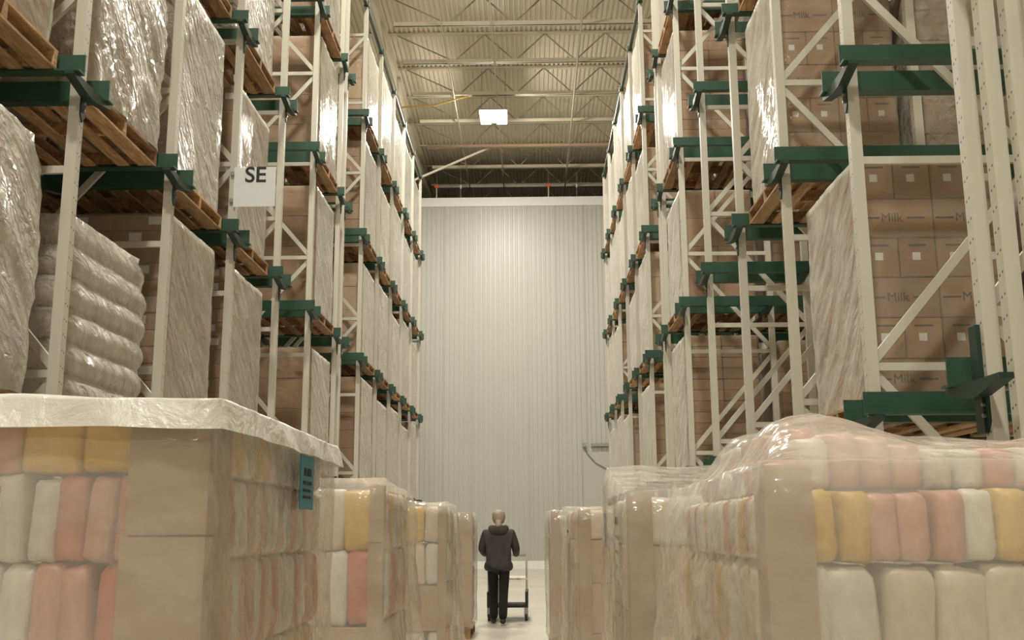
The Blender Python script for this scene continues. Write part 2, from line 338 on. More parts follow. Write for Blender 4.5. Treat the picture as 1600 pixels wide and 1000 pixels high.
# bar joists across the aisle, a girder along the left, columns
CH_Z = 15.4
JX0, JX1, BAY = -3.75, 9.5, 1.85
web_me = []
def joist(y, label):
    t = thing('roof_joist', label, 'joist', (0, y, CH_Z), 0, 'bar joists under the roof deck')
    MB().box(JX0, JX1, -0.07, -0.012, 0, 0.012).box(JX0, JX1, 0.012, 0.07, 0, 0.012).box(JX0, JX1, -0.02, -0.012, 0, 0.13).box(JX0, JX1, 0.012, 0.02, 0, 0.13).put('bottom_chord', M['joist'], t)
    MB().box(JX0 - 1.1, JX1, -0.07, 0.07, 0.93, 0.99).put('top_chord', M['joist'], t)
    if not web_me:
        web_me.append(MB().bar((0, 0, 0.06), (BAY / 2, 0, 0.95), 0.035).mesh('web_rod', M['web'])); web_me.append(MB().bar((0, 0, 0.06), (-BAY / 2, 0, 0.95), 0.035).mesh('web_rod', M['web']))
        web_me.append(MB().bar((0, 0, 0.06), (-1.75, 0, 0.93), 0.03).mesh('end_rod', M['web']))
    x = JX0 + 1.55; put('end_rod', web_me[2], (x, 0, 0), t)
    while x < JX1 - 1:
        put('web_rod', web_me[0], (x, 0, 0), t)
        if x + BAY < JX1 - 1: put('web_rod', web_me[1], (x + BAY, 0, 0), t)
        x += BAY
ords = ['first', 'second', 'third', 'fourth', 'fifth', 'sixth', 'seventh', 'eighth', 'ninth', 'tenth', 'eleventh', 'twelfth', 'thirteenth', 'fourteenth']
for i, y in enumerate((25.2, 27.65, 30.1, 32.55, 34.9, 37.4, 39.65, 42.05, 44.5, 46.9)):
    joist(y, 'cream open-web roof joist across the aisle, %s from the camera' % ords[i])
g = thing('roof_girder', 'long cream steel girder along the left side under the roof deck', 'girder', (-4.25, 0, 15.2))
MB().box(-0.12, 0.12, 20, 50, 0, 0.03).put('bottom_flange', M['joist'], g); MB().box(-0.015, 0.015, 20, 50, 0.03, 0.75).put('web_plate', M['joist'], g); MB().box(-0.12, 0.12, 20, 50, 0.75, 0.78).put('top_flange', M['joist'], g)
c = thing('steel_column', 'cream steel column standing left of the rack end near the partition', 'column', (-4.4, 37.4, 0))
MB().box(-0.15, 0.15, -0.15, 0.15, 0, 15.2).put('shaft', M['joist'], c); MB().box(-0.22, 0.22, -0.22, 0.22, 0, 0.03).put('base_plate', M['joist'], c)
for i, (x, z, r, k, lab) in enumerate(((1.55, 15.32, 0.028, 'pipe', 'thin cream sprinkler pipe along the roof on the right'), (-0.97, 15.34, 0.022, 'pipe', 'thin cream conduit along the roof near the lamp'),
        (-2.38, 15.34, 0.022, 'pipe', 'thin cream conduit along the roof on the left'))):
    tag(MB().tube([(x, 20, z), (x, 50, z)], r, 8).put('roof_pipe', M[k], smooth=True), lab, 'pipe', 'pipes under the roof')
tag(MB().tube([(-3.7, 36.9, 15.3), (9, 36.9, 15.3)], 0.05, 8).put('cross_pipe', M['rust_pipe'], smooth=True), 'rust brown pipe across the aisle under the roof joists', 'pipe')
tag(MB().bar((-4.26, 37.4, 14.15), (-1.4, 37.4, 15.41), 0.07).put('knee_brace', M['joist']), 'slanting cream knee brace below the roof at the left', 'brace')
tag(MB().tube([(-4.2, 33.0, 15.21), (-3.0, 32.8, 15.2), (-1.9, 32.56, 15.41)], 0.03, 6).put('yellow_conduit', paint('yellow_paint', (0.55, 0.36, 0.10), 0.5)), 'short yellow conduit leading to the lamp from the left', 'conduit')

# ------------------------------------------------------------------ racks
FX = {-1: -2.93, 1: 2.08}            # aisle face of the uprights
SIDE = {-1: 'left', 1: 'right'}
YS = [4.65, 6.5, 8.32, 10.15, 12.05, 13.88, 15.83, 16.2, 18.1, 20.1, 22.1, 24.05, 26.0, 27.9]
BAYS = [(0, 1), (1, 2), (2, 3), (3, 4), (4, 5), (5, 6), (7, 8), (8, 9), (9, 10), (10, 11), (11, 12), (12, 13)]
LEDGE = [0.0, 2.05, 4.275, 6.50, 8.73]
TOP = 10.95
INNER = (1.12, 2.32)
RAIL_LEN = 2.45
def D(s, d): return s * d           # depth into the rack -> local x
rack_me = {}
def rack_meshes(s):
    def P(a, b): return (min(s * a, s * b), max(s * a, s * b))
    R = {}
    t = 0.010; dp = 0.072; hw = 0.036
    prof = [(0, -hw), (s * dp, -hw), (s * dp, -hw + 0.02), (s * (dp - 0.008), -hw + 0.02), (s * (dp - 0.008), -hw + t), (s * t, -hw + t),
            (s * t, hw - t), (s * (dp - 0.008), hw - t), (s * (dp - 0.008), hw - 0.02), (s * dp, hw - 0.02), (s * dp, hw), (0, hw)]
    R['upright'] = MB().prism(prof, 0.012, TOP, 'z').mesh('upright', M['upright'])
    a, b = P(-0.02, 0.1); R['base_plate'] = MB().box(a, b, -0.09, 0.09, 0, 0.012).mesh('base_plate', M['cream'])
    a, b = P(-0.09, RAIL_LEN)
    for sy in (-1, 1):
        R['rail', sy] = MB().box(a, b, min(0, -sy * 0.012), max(0, -sy * 0.012), -0.012, 0.13).mesh('rail', M['green']); R['ledge', sy] = MB().box(a, b, min(0, sy * 0.08), max(0, sy * 0.08), -0.012, 0.0).mesh('ledge', M['green'])
    a, b = P(-0.065, -0.002)
    R['arm'] = MB().prism([(-0.30, -0.014), (0.30, -0.014), (0.30, -0.04), (0.06, -0.085), (-0.06, -0.085), (-0.30, -0.04)], a, b, 'x').mesh('arm', M['dark_green'])
    R['arm', 6] = MB().prism([(-0.30, -0.014), (0.05, -0.014), (0.05, -0.085), (-0.06, -0.085), (-0.30, -0.04)], a, b, 'x').mesh('arm', M['dark_green'])
    R['arm', 7] = MB().prism([(-0.05, -0.014), (0.30, -0.014), (0.30, -0.04), (0.06, -0.085), (-0.05, -0.085)], a, b, 'x').mesh('arm', M['dark_green'])
    a, b = P(-0.010, 0.0)
    R['gusset'] = MB().prism([(-0.036, -0.02), (0.036, -0.02), (0.036, -0.2), (0.0, -0.25), (-0.036, -0.2)], a, b, 'x').mesh('gusset', M['dark_green'])
    a, b = P(-0.02, -0.010); mb = MB()
    for z in (-0.12, -0.17): mb.tube([(s * -0.01, 0, z), (s * -0.024, 0, z)], 0.011, 6)
    R['bolts'] = mb.mesh('bolt', M['steel'])
    L_ = INNER[0] - 0.0
    R['hbrace'] = MB().bar((s * 0.07, 0, 0), (s * (L_ + 0.01), 0, 0), 0.03, 0.05).mesh('horizontal_brace', M['cream'])
    R['dup'] = MB().bar((s * 0.05, 0.02, 0.03), (s * (L_ + 0.03), 0.02, 1.30), 0.03, 0.055).mesh('diagonal_brace', M['cream'])
    R['ddn'] = MB().bar((s * 0.05, 0.02, -0.03), (s * (L_ + 0.03), 0.02, -1.30), 0.03, 0.055).mesh('diagonal_brace', M['cream'])
    return R
for s in (-1, 1): rack_me[s] = rack_meshes(s)
def rack_frame(i, s):
    y = 4.82 if (s == 1 and i == 0) else YS[i]; R = rack_me[s]
    t = thing('rack_frame', 'cream upright frame with green rails, %s rack, %s frame from the camera' % (SIDE[s], ords[i]), 'rack', (FX[s], y, 0), 0, 'drive-in rack frames')
    for d in (0.0,) + INNER:
        put('upright', R['upright'], (D(s, d), 0, 0), t); put('base_plate', R['base_plate'], (D(s, d), 0, 0), t)
    near = not (i in (7,)); far = not (i in (6,))
    for z in LEDGE[1:]:
        if near and not (s == 1 and i == 0): put('ledge', R['ledge', -1], (0, 0, 0), put('rail', R['rail', -1], (0, -0.205, z), t))
        if far: put('ledge', R['ledge', 1], (0, 0, 0), put('rail', R['rail', 1], (0, 0.205, z), t))
        for d in (0.0,) + INNER: put('arm', R.get(('arm', i), R['arm']), (D(s, d), 0, z), t)
        gs = put('gusset', R['gusset'], (0, 0, z), t); put('bolt', R['bolts'], (0, 0, 0), gs)
    z = 2.36 - 2.68
    k = 0
    for z in (1.02, 2.36, 3.70, 5.04, 6.38, 7.72, 9.06, 10.40):
        put('horizontal_brace', R['hbrace'], (0, 0, z), t)
    for z in (2.36, 5.04, 7.72):
        put('diagonal_brace', R['dup'], (0, 0, z), t)
        put('diagonal_brace', R['ddn'], (0, 0, z), t)
    put('diagonal_brace', R['ddn'], (0, 0, 10.40), t)
    return t
frames = {}
for s in (-1, 1):
    for i in range(len(YS)): frames[s, i] = rack_frame(i, s)
    mb = MB(); x = FX[s] + s * 0.03
    mb.box(x - 0.03, x + 0.03, YS[0], YS[-1] + 0.05, TOP + 0.001, TOP + 0.05)
    t = thing('top_tie', 'dark green tie bar running along the top of the %s rack' % SIDE[s], 'tie bar', (0, 0, 0)); mb.put('bar', M['dark_green'], t)
    for y in YS: MB().box(x - 0.05, x + 0.05, y - 0.06, y + 0.06, TOP + 0.001, TOP + 0.10).put('clip', M['green'], t)
# bundle of extra columns doubling the nearest right upright
t = thing('column_bundle', 'bundle of cream punched rack columns standing at the right edge', 'column', (FX[1], 4.82, 0))
for k, (dx, dy) in enumerate(((0.045, -0.17), (0.105, -0.30), (0.15, -0.45), (0.21, -0.58))):
    put('upright', rack_me[1]['upright'], (dx, dy, 0), t); put('base_plate', rack_me[1]['base_plate'], (dx, dy, 0), t)
# heavy bracket on the nearest right upright
t = frames[1, 0]
MB().box(-0.02, 0.0, 0.0, 0.085, 1.80, 2.30).put('bracket_plate', M['dark_green'], t)

# ------------------------------------------------------------------ pallets
PALW, PALL = 1.04, 1.36       # depth into the rack, length along the aisle
pb_top = MB().box(-0.045, 0.045, -PALL / 2, PALL / 2, 0, 0.018).mesh('deck_board', M['wood'])
pb_lead = MB().box(-0.065, 0.065, -PALL / 2, PALL / 2, 0, 0.018).mesh('lead_board', M['wood'])
pb_str = MB().box(-PALW / 2, PALW / 2, -0.022, 0.022, 0.018, 0.118).mesh('stringer', M['wood'])
PAL_H = 0.136
def pallet(loc, label, group='pallets on the rack rails', rz=0.0, sx=1.0, sy=1.0):
    t = thing('pallet', label, 'pallet', loc, rz, group); t.scale = (sx, sy, 1)
    for yy in (-PALL / 2 + 0.03, 0, PALL / 2 - 0.03): put('stringer', pb_str, (0, yy, 0), t)
    for xx in (-PALW / 2 + 0.065, PALW / 2 - 0.065):
        put('lead_board', pb_lead, (xx, 0, 0), t); put('lead_board', pb_lead, (xx, 0, 0.118), t)
    for xx in (-0.27, 0, 0.27): put('deck_board', pb_top, (xx, 0, 0), t)
    for xx in (-0.31, -0.155, 0, 0.155, 0.31): put('deck_board', pb_top, (xx, 0, 0.118), t)
    return t

# ------------------------------------------------------------------ wrapped loads
LW, LL = 0.98, 1.26           # depth, length
film_cache = {}
def film_mesh(w, l, h, style, seed, mat, flare=0.0):
    key = (w, l, h, style, seed, mat, flare)
    if key in film_cache: return film_cache[key]
    nu, nv = 84, 30
    amp = {'tight': 0.010, 'wrinkle': 0.030, 'sack': 0.012}[style]
    base = {'tight': 0.012, 'wrinkle': 0.035, 'sack': 0.02}[style]
    V = []; Fc = []
    per = 2 * (w + l)
    def rim(u):      # point and outward normal on a rounded rectangle
        q = (u % 1.0) * per; r = 0.05
        for (ax, ay, bx, by, ln) in ((-w / 2, -l / 2, w / 2, -l / 2, w), (w / 2, -l / 2, w / 2, l / 2, l), (w / 2, l / 2, -w / 2, l / 2, w), (-w / 2, l / 2, -w / 2, -l / 2, l)):
            if q <= ln:
                k = q / ln; return Vector((ax + (bx - ax) * k, ay + (by - ay) * k, 0)), ln, q
            q -= ln
        return Vector((-w / 2, -l / 2, 0)), l, 0
    for j in range(nv + 1):
        tz = j / nv; z = h * tz
        for i in range(nu):
            u = i / nu; p, ln, q = rim(u)
            nrm = Vector((p.x / (w / 2), p.y / (l / 2), 0)); nrm = Vector((math.copysign(abs(nrm.x) ** 12, nrm.x), math.copysign(abs(nrm.y) ** 12, nrm.y), 0)).normalized()
            sN = Vector((p.x * 2.2 + seed * 7.7, p.y * 2.2, z * 2.2))
            diag = Vector(((p.x + p.y) * 2.0 + z * 2.4 + seed * 3.3, (p.x - p.y) * 0.8 - z * 0.9, seed * 5.1))
            o = base + amp * (noise.noise(sN) * 1.2 + (1 - abs(noise.noise(diag * 2.6)) * 2) * 0.7)
            if style == 'sack':
                lay = 0.215; ph = (z + 0.03 * noise.noise(Vector((p.x * 2, p.y * 2, seed)))) / lay
                o += 0.055 * abs(math.sin(math.pi * ph)) ** 0.7 - 0.02 - 0.10 * max(0, tz - 0.72) ** 1 * 2
            if style == 'wrinkle': o += 0.035 * math.sin(math.pi * tz) - 0.05 * max(0, tz - 0.9) * 10 * 0.6
            o += flare * (1 - tz) ** 2
            V.append((p.x + nrm.x * o, p.y + nrm.y * o, z + (0.02 * abs(noise.noise(sN * 1.7)) if j in (0,) else 0)))
    ring = nv * nu
    for k, sc in ((1, 0.93), (2, 0.6), (3, 0.25)):
        for i in range(nu):
            x, y, z = V[ring + i]
            V.append((x * sc, y * sc, h + 0.012 + (0.05 if style != 'tight' else 0.0) * (1 - sc) + 0.012 * noise.noise(Vector((x * sc * 5, y * sc * 5, seed)))))
    for j in range(nv + 3):
        for i in range(nu): Fc.append((j * nu + i, j * nu + (i + 1) % nu, (j + 1) * nu + (i + 1) % nu, (j + 1) * nu + i))
    Fc.append(tuple((nv + 3) * nu + i for i in range(nu)))
    m = mesh('stretch_film', V, Fc, M[mat], True); film_cache[key] = m; return m
carton_cache = {}
def carton_me(w, l, h, mat='card'):
    k = (round(w, 3), round(l, 3), round(h, 3), mat)
    if k not in carton_cache: carton_cache[k] = chamfer_box('carton', w - 0.006, l - 0.006, h - 0.004, 0.006, M[mat])
    return carton_cache[k]
sticker_me = MB().box(-0.055, 0.055, -0.0015, 0.0, -0.035, 0.035).mesh('label_sticker', M['label'])
sticker_sq = MB().box(-0.026, 0.026, -0.0015, 0.0, -0.026, 0.026).mesh('label_sticker', M['label'])
tape_cache = {}
def cartons(t, s, w, l, h, nx, ny, nz, mat='card', stickers=0, x_all=False, rnd=None):
    cw, cl, ch = w / nx, l / ny, h / nz
    for k in range(nz):
        flip = (k % 2 == 1) and nx > 1
        for a in range(nx):
            for b in range(ny):
                aisle = (a == (nx - 1 if s < 0 else 0))
                if not (aisle or b == 0 or k == nz - 1): continue
                dx = random.uniform(-0.006, 0.006); dy = random.uniform(-0.006, 0.006)
                c = put('carton', carton_me(cw, cl, ch, mat), (-w / 2 + (a + 0.5) * cw + dx, -l / 2 + (b + 0.5) * cl + dy, k * ch), t)
                if stickers and b == 0 and (k % stickers == stickers - 1 or (nz - 1 - k) % stickers == 0): 
                    put('label_sticker', sticker_me if stickers > 1 else sticker_sq, (cw * random.uniform(-0.1, 0.25), -cl / 2 + 0.002, ch * 0.6), c)
sack_mes = [super_box('sack', 0.5, 0.44, 0.235, M['sack'], 0.42, lump=0.014, seed=k) for k in range(3)]
def sacks(t, s, w, l, h, nx=2, ny=3):
    nz = max(2, int(round(h / 0.215))); ch = h / nz
    for k in range(nz):
        sh = 0.93 if k == nz - 1 else 1.0
        for a in range(nx):
            for b in range(ny):
                aisle = (a == (nx - 1 if s < 0 else 0))
                if not (aisle or b == 0 or k == nz - 1): continue
                tint(put('sack', sack_mes[(a + b + k) % 3], ((-w / 2 + (a + 0.5) * w / nx) * sh, (-l / 2 + (b + 0.5) * l / ny) * sh, k * ch + 0.02), t, scale=(w / nx / 0.5, l / ny / 0.44, ch / 0.225)), 'sack')
LV = {0: 'floor level', 1: 'lowest rail level', 2: 'second rail level', 3: 'third rail level', 4: 'top rail level'}
KINDS = {  # kind: (builder, description, film style, film material)
    'carton': 'film-wrapped brown cartons', 'tray': 'film-wrapped flat brown trays', 'big': 'film-wrapped large brown cartons',
    'sack': 'bulging film-wrapped sacks', 'bulgy': 'lumpy cloudy-filmed cartons', 'milk': 'film-wrapped printed cartons'}
def load(s, bay, lv, kind, h, row=1, seed=0, heavy=False, stickers=0, l=None):
    if l is None: l = LL if bay < 5 else (1.36 if bay < 7 else 1.46)
    i0, i1 = BAYS[bay]; yc = (YS[i0] + YS[i1]) / 2
    d0 = (0.07 if bay < 5 else 0.0) if row == 1 else 1.26
    xc = FX[s] + s * (d0 + PALW / 2)
    where = '%s rack, %s bay from the camera, %s' % (SIDE[s], ords[bay], LV[lv])
    if row == 2: where = '%s rack back row, %s bay from camera, %s' % (SIDE[s], ords[bay], LV[lv])
    z = LEDGE[lv] + 0.001
    pallet((xc, yc, z), 'pallet, %s' % where if row == 2 else 'wooden pallet, %s' % where)
    t = thing('wrapped_load', '%s, %s' % (KINDS[kind], where), 'pallet load', (xc + s * 0.02, yc, z + PAL_H), 0, 'wrapped loads on the racks')
    far = bay >= 7
    style, fm = 'tight', ('film_cloudy' if heavy and bay < 5 else 'film_glare' if heavy else 'film')
    if kind == 'carton': cartons(t, s, LW, l, h, 2 if far else 3, 3, int(round(h / 0.29)), 'card', stickers)
    elif kind == 'tray': cartons(t, s, LW, l, h, 2, 2 if far else 3, int(round(h / (0.26 if far else 0.145))), 'card', stickers)
    elif kind == 'big': cartons(t, s, LW, l, h, 2, 3, int(round(h / 0.42)), 'card_light' if seed % 2 else 'card', stickers)
    elif kind == 'sack': sacks(t, s, LW, l, h); style, fm = 'sack', 'film_cloudy'
    elif kind == 'bulgy': cartons(t, s, LW - 0.06, l - 0.06, h - 0.02, 3, 3, int(round(h / 0.3)), 'card_light'); style, fm = 'wrinkle', 'film_cloudy'
    elif kind == 'milk': milk(t, s, LW, l, h); fm = 'film_milk'
    put('stretch_film', film_mesh(LW, l, h, style, seed % 4, fm), (0, 0, 0), t)
    return t
def text_mesh(body, size, mat, name='lettering', bold=0.0):
    cu = bpy.data.curves.new(name, 'FONT'); cu.body = body; cu.size = size; cu.align_x = 'CENTER'; cu.align_y = 'CENTER'; cu.extrude = 0.0008; cu.offset = bold
    o = bpy.data.objects.new(name, cu); COL.objects.link(o); dg = bpy.context.evaluated_depsgraph_get()
    m = bpy.data.meshes.new_from_object(o.evaluated_get(dg)); bpy.data.objects.remove(o); bpy.data.curves.remove(cu)
    m.materials.clear(); m.materials.append(mat); m.name = name; return m
milk_me = text_mesh('Milk', 0.085, M['grey_print'])
line_me = MB().box(-0.06, 0.06, -0.0008, 0.0008, -0.006, 0.006).mesh('printed_line', M['grey_print'])
def milk(t, s, w, l, h):
    nx, ny, nz = 4, 3, 6; cw, cl, ch = w / nx, l / ny, h / nz
    for k in range(nz):
        for a in range(nx):
            for b in range(ny):
                if not (a == 0 or b == 0 or k == nz - 1): continue
                wide = (k % 2 == 0)
                if wide and a % 2 == 1: continue
                W = cw * (2 if wide else 1)
                c = put('carton', carton_me(W, cl, ch), (-w / 2 + a * cw + W / 2, -l / 2 + (b + 0.5) * cl, k * ch), t)
                if b == 0 and not wide: put('label_sticker', sticker_sq, (-0.01, -cl / 2 + 0.002, ch * 0.52), c); put('printed_line', line_me, (0, -cl / 2 + 0.002, ch * 0.8), c)
                if b == 0 and wide: put('lettering', milk_me, (-0.03, -cl / 2 + 0.0015, ch * 0.5), c, rot=(math.pi / 2, 0, 0)); put('printed_line', line_me, (-0.17, -cl / 2 + 0.002, ch * 0.5), c); put('printed_line', line_me, (0.13, -cl / 2 + 0.002, ch * 0.5), c)

# left rack
load(-1, 0, 1, 'bulgy', 1.62, seed=1, l=1.12); load(-1, 0, 2, 'big', 1.7, seed=0)
load(-1, 1, 1, 'sack', 1.31, seed=1); load(-1, 1, 2, 'bulgy', 1.75, seed=2)
load(-1, 2, 1, 'tray', 1.86, stickers=3, seed=3); load(-1, 2, 2, 'carton', 1.8, seed=1, heavy=True)
load(-1, 3, 1, 'tray', 1.86, stickers=4, seed=2); load(-1, 3, 2, 'carton', 1.62, stickers=3, seed=0)
load(-1, 2, 3, 'carton', 1.6, seed=2); load(-1, 3, 3, 'carton', 1.7, seed=1, heavy=True)
for b in (0, 1, 2, 3): load(-1, b, 1, 'tray' if b else 'carton', 1.7, row=2, seed=b)
for b in (0, 1, 2, 3): load(-1, b, 2, 'carton', 1.6, row=2, seed=b)
for lv, k, h in ((1, 'big', 1.66), (2, 'big', 1.75), (3, 'big', 1.8), (4, 'carton', 1.6)):
    load(-1, 5, lv, k, h, seed=lv * 2, heavy=True, stickers=0); load(-1, 5, lv, 'big', 1.7, row=2, seed=2)
for b in range(7, 12):
    for lv in range(0, 5):
        k = ('carton', 'big', 'tray', 'carton')[(b * 3 + lv * 2) % 4]
        load(-1, b, lv, k, (1.86, 1.7, 1.8, 1.6)[(b + lv) % 4], seed=b + lv, heavy=True)
# right rack: first bay empty, and bays four and five
load(1, 1, 1, 'milk', 1.62, seed=1); load(1, 1, 1, 'bulgy', 1.55, row=2, seed=2)
load(1, 2, 2, 'milk', 1.85, seed=0); load(1, 2, 2, 'bulgy', 1.75, row=2, seed=3)
load(1, 2, 3, 'carton', 1.6, seed=2)
for lv, k, h in ((1, 'tray', 1.78), (2, 'big', 1.62), (3, 'tray', 1.8), (4, 'big', 1.7)):
    load(1, 5, lv, k, h, seed=lv, heavy=True); load(1, 5, lv, 'tray', 1.7, row=2, seed=lv)
for b in range(7, 12):
    for lv in range(0, 5):
        if (b, lv) in ((8, 1), (9, 2)): continue
        k = ('big', 'carton', 'tray', 'big')[(b * 3 + lv) % 4]
        load(1, b, lv, k, (1.7, 1.86, 1.6, 1.8)[(b + lv) % 4], seed=b + 2 * lv, heavy=True)

# ------------------------------------------------------------------ aisle sign
t = thing('aisle_sign', 'square white flag sign reading SE on the left rack', 'sign', (-2.945, YS[3] - 0.07, 4.57))
MB().box(0.0, 0.42, -0.004, 0.0, 0, 0.415).put('plate', M['sign'], t)
MB().box(-0.04, 0.02, -0.003, 0.02, 0.05, 0.09).put('clip', M['steel'], t); MB().box(-0.04, 0.02, -0.003, 0.02, 0.33, 0.37).put('clip', M['steel'], t)
put('lettering', text_mesh('SE', 0.228, M['black'], bold=0.004), (0.215, -0.0055, 0.325), t, rot=(math.pi / 2, 0, 0))

# ------------------------------------------------------------------ staged loads on the aisle floor
pouch_mes = [super_box('pouch', 1, 1, 1, M['pouch'], 0.28, 16, 9, lump=0.035, seed=q) for q in range(3)]
def pouch_tier(t, x0, x1, y0, y1, z0, z1, pw, side, kind, dep=0.24):
    n = int((x1 - x0) / pw)
    for a in range(n):
        jz = random.uniform(-0.012, 0.006)
        tint(put('pouch', pouch_mes[a % 3], (x0 + (a + 0.5) * (x1 - x0) / n, y0 + dep / 2, z0), t, rot=(0, random.uniform(-0.08, 0.08), random.uniform(-0.06, 0.06)), scale=((x1 - x0) / n * 1.05, dep, z1 - z0 + jz)), kind)
    m = int((y1 - y0 - dep) / pw); xs = x1 - dep / 2 if side < 0 else x0 + dep / 2
    for b in range(m):
        tint(put('pouch', pouch_mes[b % 3], (xs, y0 + dep + (b + 0.5) * (y1 - y0 - dep) / m, z0), t, rot=(random.uniform(-0.08, 0.08), 0, 0), scale=(dep, (y1 - y0 - dep) / m * 1.05, z1 - z0)), kind)
def drape(name, x0, x1, y0, y1, topf, mat, skirt, flare, seed, n=34, wr=0.02, zmin=0.02):
    # a sheet laid over the top and hanging down all round by 'skirt' metres
    V = []; Fc = []; cx, cy = (x0 + x1) / 2, (y0 + y1) / 2; hx, hy = (x1 - x0) / 2, (y1 - y0) / 2
    rings = []
    for r in (0.05, 0.15, 0.25, 0.35, 0.45, 0.55, 0.63, 0.71, 0.78, 0.84, 0.9, 0.95, 0.98, 1.0): rings.append((r, 0.0))
    ns = 14
    for k in range(1, ns + 1): rings.append((1.0, k / ns))
    nu = 4 * n
    for r, q in rings:
        for i in range(nu):
            u = i / nu * 4; e = int(u); k = (u - e) * 2 - 1
            ux, uy = ((k, -1), (1, k), (-k, 1), (-1, -k))[e]
            cr = 1.0 - 0.006 * (abs(ux * uy) ** 8)
            x = cx + ux * hx * r * cr; y = cy + uy * hy * r * cr
            w_ = noise.noise(Vector((x * 4.2 + seed, y * 4.2, q * 2.0 + seed)))
            z = topf(x, y) + wr * 0.6 * w_
            if q > 0:
                sk = skirt * (1 + 0.12 * noise.noise(Vector((x * 3 + seed * 2, y * 3, 0)))) if skirt < 1 else skirt
                z = max(zmin, topf(x, y) - sk * q)
                off = flare(ux, uy, q) + wr * max(0.0, 1 - abs(noise.noise(Vector((x * 3.3 + z * 1.8 + seed, y * 3.3 + z, z * 1.4)))) * 2.2)
                l = math.hypot(ux ** 9, uy ** 9) or 1; x += off * ux ** 9 / l; y += off * uy ** 9 / l
            V.append((x, y, z))
    for j in range(len(rings) - 1):
        for i in range(nu): Fc.append((j * nu + i, j * nu + (i + 1) % nu, (j + 1) * nu + (i + 1) % nu, (j + 1) * nu + i))
    Fc.append(tuple(range(nu - 1, -1, -1)))
    return mesh(name, V, Fc, M[mat], True)
def corner_board(t, x, y, sx, z0, z1, w, th=0.006, name='corner_board'):
    # L-shaped card at the corner (x, y): one leg along x (direction sx), one along +y
    mb = MB(); a, b = sorted((x, x + sx * w))
    mb.prism([(x, y), (x + sx * w, y), (x + sx * w, y + th), (x + sx * th, y + th), (x + sx * th, y + w), (x, y + w)], z0, z1, 'z')
    return mb.put(name, M['card_board'], t)
def floor_load(label, x0, x1, y0, y1, tiers, side, topf, skirt_film='film_floor', flare=None, seed=0, rz=0.0, cap=False, board=0.17, board_top=1.6, split=None, pal=True, wr=0.02):
    cx, cy = (x0 + x1) / 2, (y0 + y1) / 2; W, Ln = x1 - x0, y1 - y0
    pallet((cx, cy, 0), 'wooden pallet under the %s' % label.split(',')[0], 'pallets standing in the aisle', rz, W / PALW * 0.98, Ln / PALL * 0.98)
    t = thing('staged_load', label, 'pallet load', (cx, cy, PAL_H), rz, 'wrapped loads staged in the aisle')
    hx, hy = W / 2, Ln / 2
    for (z0, z1, kind, pw, ins) in tiers:
        if kind == 'card':
            n = max(1, int(round(W / pw))); m = max(1, int(round(Ln / pw)))
            for a in range(n):
                for b in range(m):
                    if b == 0 or a == (n - 1 if side < 0 else 0) or z1 > board_top - 0.3:
                        put('carton', carton_me((W - 2 * ins) / n, (Ln - 2 * ins) / m, z1 - z0, 'card_light'), (-hx + ins + (a + 0.5) * (W - 2 * ins) / n, -hy + ins + (b + 0.5) * (Ln - 2 * ins) / m, z0 - PAL_H), t)
        else: pouch_tier(t, -hx + ins, hx - ins, -hy + ins, hy - ins, z0 - PAL_H, z1 - PAL_H, pw, side, kind)
    if board:
        c_x = hx + 0.004 if side < 0 else -hx - 0.004
        if split:
            corner_board(t, c_x, -hy - 0.004, side, split - PAL_H + 0.005, board_top - PAL_H, board); corner_board(t, c_x, -hy - 0.008, side, 0.02, split - PAL_H, board * 1.05)
        else: corner_board(t, c_x, -hy - 0.004, side, 0.02, board_top - PAL_H, board)
    tf = lambda x, y: topf(x, y) - PAL_H
    put('stretch_film', drape('stretch_film', -hx - 0.012, hx + 0.012, -hy - 0.016, hy + 0.012, tf, skirt_film, 1.75, flare or (lambda ux, uy, q: 0.004), seed, wr=wr, zmin=0.004), (0, 0, 0), t)
    if cap:
        put('cap_sheet', drape('cap_sheet', -hx - 0.03, hx + 0.03, -hy - 0.035, hy + 0.03, lambda x, y: tf(x, y) + 0.02, 'film_cap', cap, lambda ux, uy, q: 0.02 * q, seed + 4, wr=0.016, zmin=-0.1), (0, 0, 0), t)
    return t
# nearest left
T_ = [(0.16, 0.45, 'pouch_red', 0.10, 0.02), (0.45, 0.76, 'pouch_mix', 0.10, 0.02), (0.76, 1.06, 'pouch_yellow', 0.10, 0.02), (1.06, 1.31, 'pouch_red', 0.075, 0.02), (1.31, 1.52, 'pouch_red', 0.068, 0.02), (1.52, 1.66, 'pouch_mix', 0.14, 0.02)]
A = floor_load('large film-wrapped load of bagged goods with cap sheet and blue tag, nearest on the left', -1.98, -0.76, 2.5, 4.0, T_, -1,
    lambda x, y: 1.675 + 0.07 * max(0.0, 1 - (x / 0.55) ** 2) * max(0, 1 - (y / 0.8) ** 2) , seed=1, cap=0.075, board=0.19, board_top=1.645, split=1.37)
def tag_label(t, x, y, z, w, h, axis, mats, name='blue_tag', lines=()):
    mb = MB()
    if axis == 'x': mb.box(x, x + 0.004, y - w / 2, y + w / 2, z - h / 2, z + h / 2)
    else: mb.box(x - 0.004, x, y - w / 2, y + w / 2, z - h / 2, z + h / 2)
    o = mb.put(name, mats[0], t); sg = 1 if axis == 'x' else -1
    for (zz, hh, y0, y1) in lines:
        xa = x + sg * 0.0045; MB().box(min(xa, xa + sg * 0.002), max(xa, xa + sg * 0.002), y - w / 2 + y0 * w, y - w / 2 + y1 * w, z - h / 2 + zz * h, z - h / 2 + (zz + hh) * h).put('printed_line', mats[1], o)
    return o
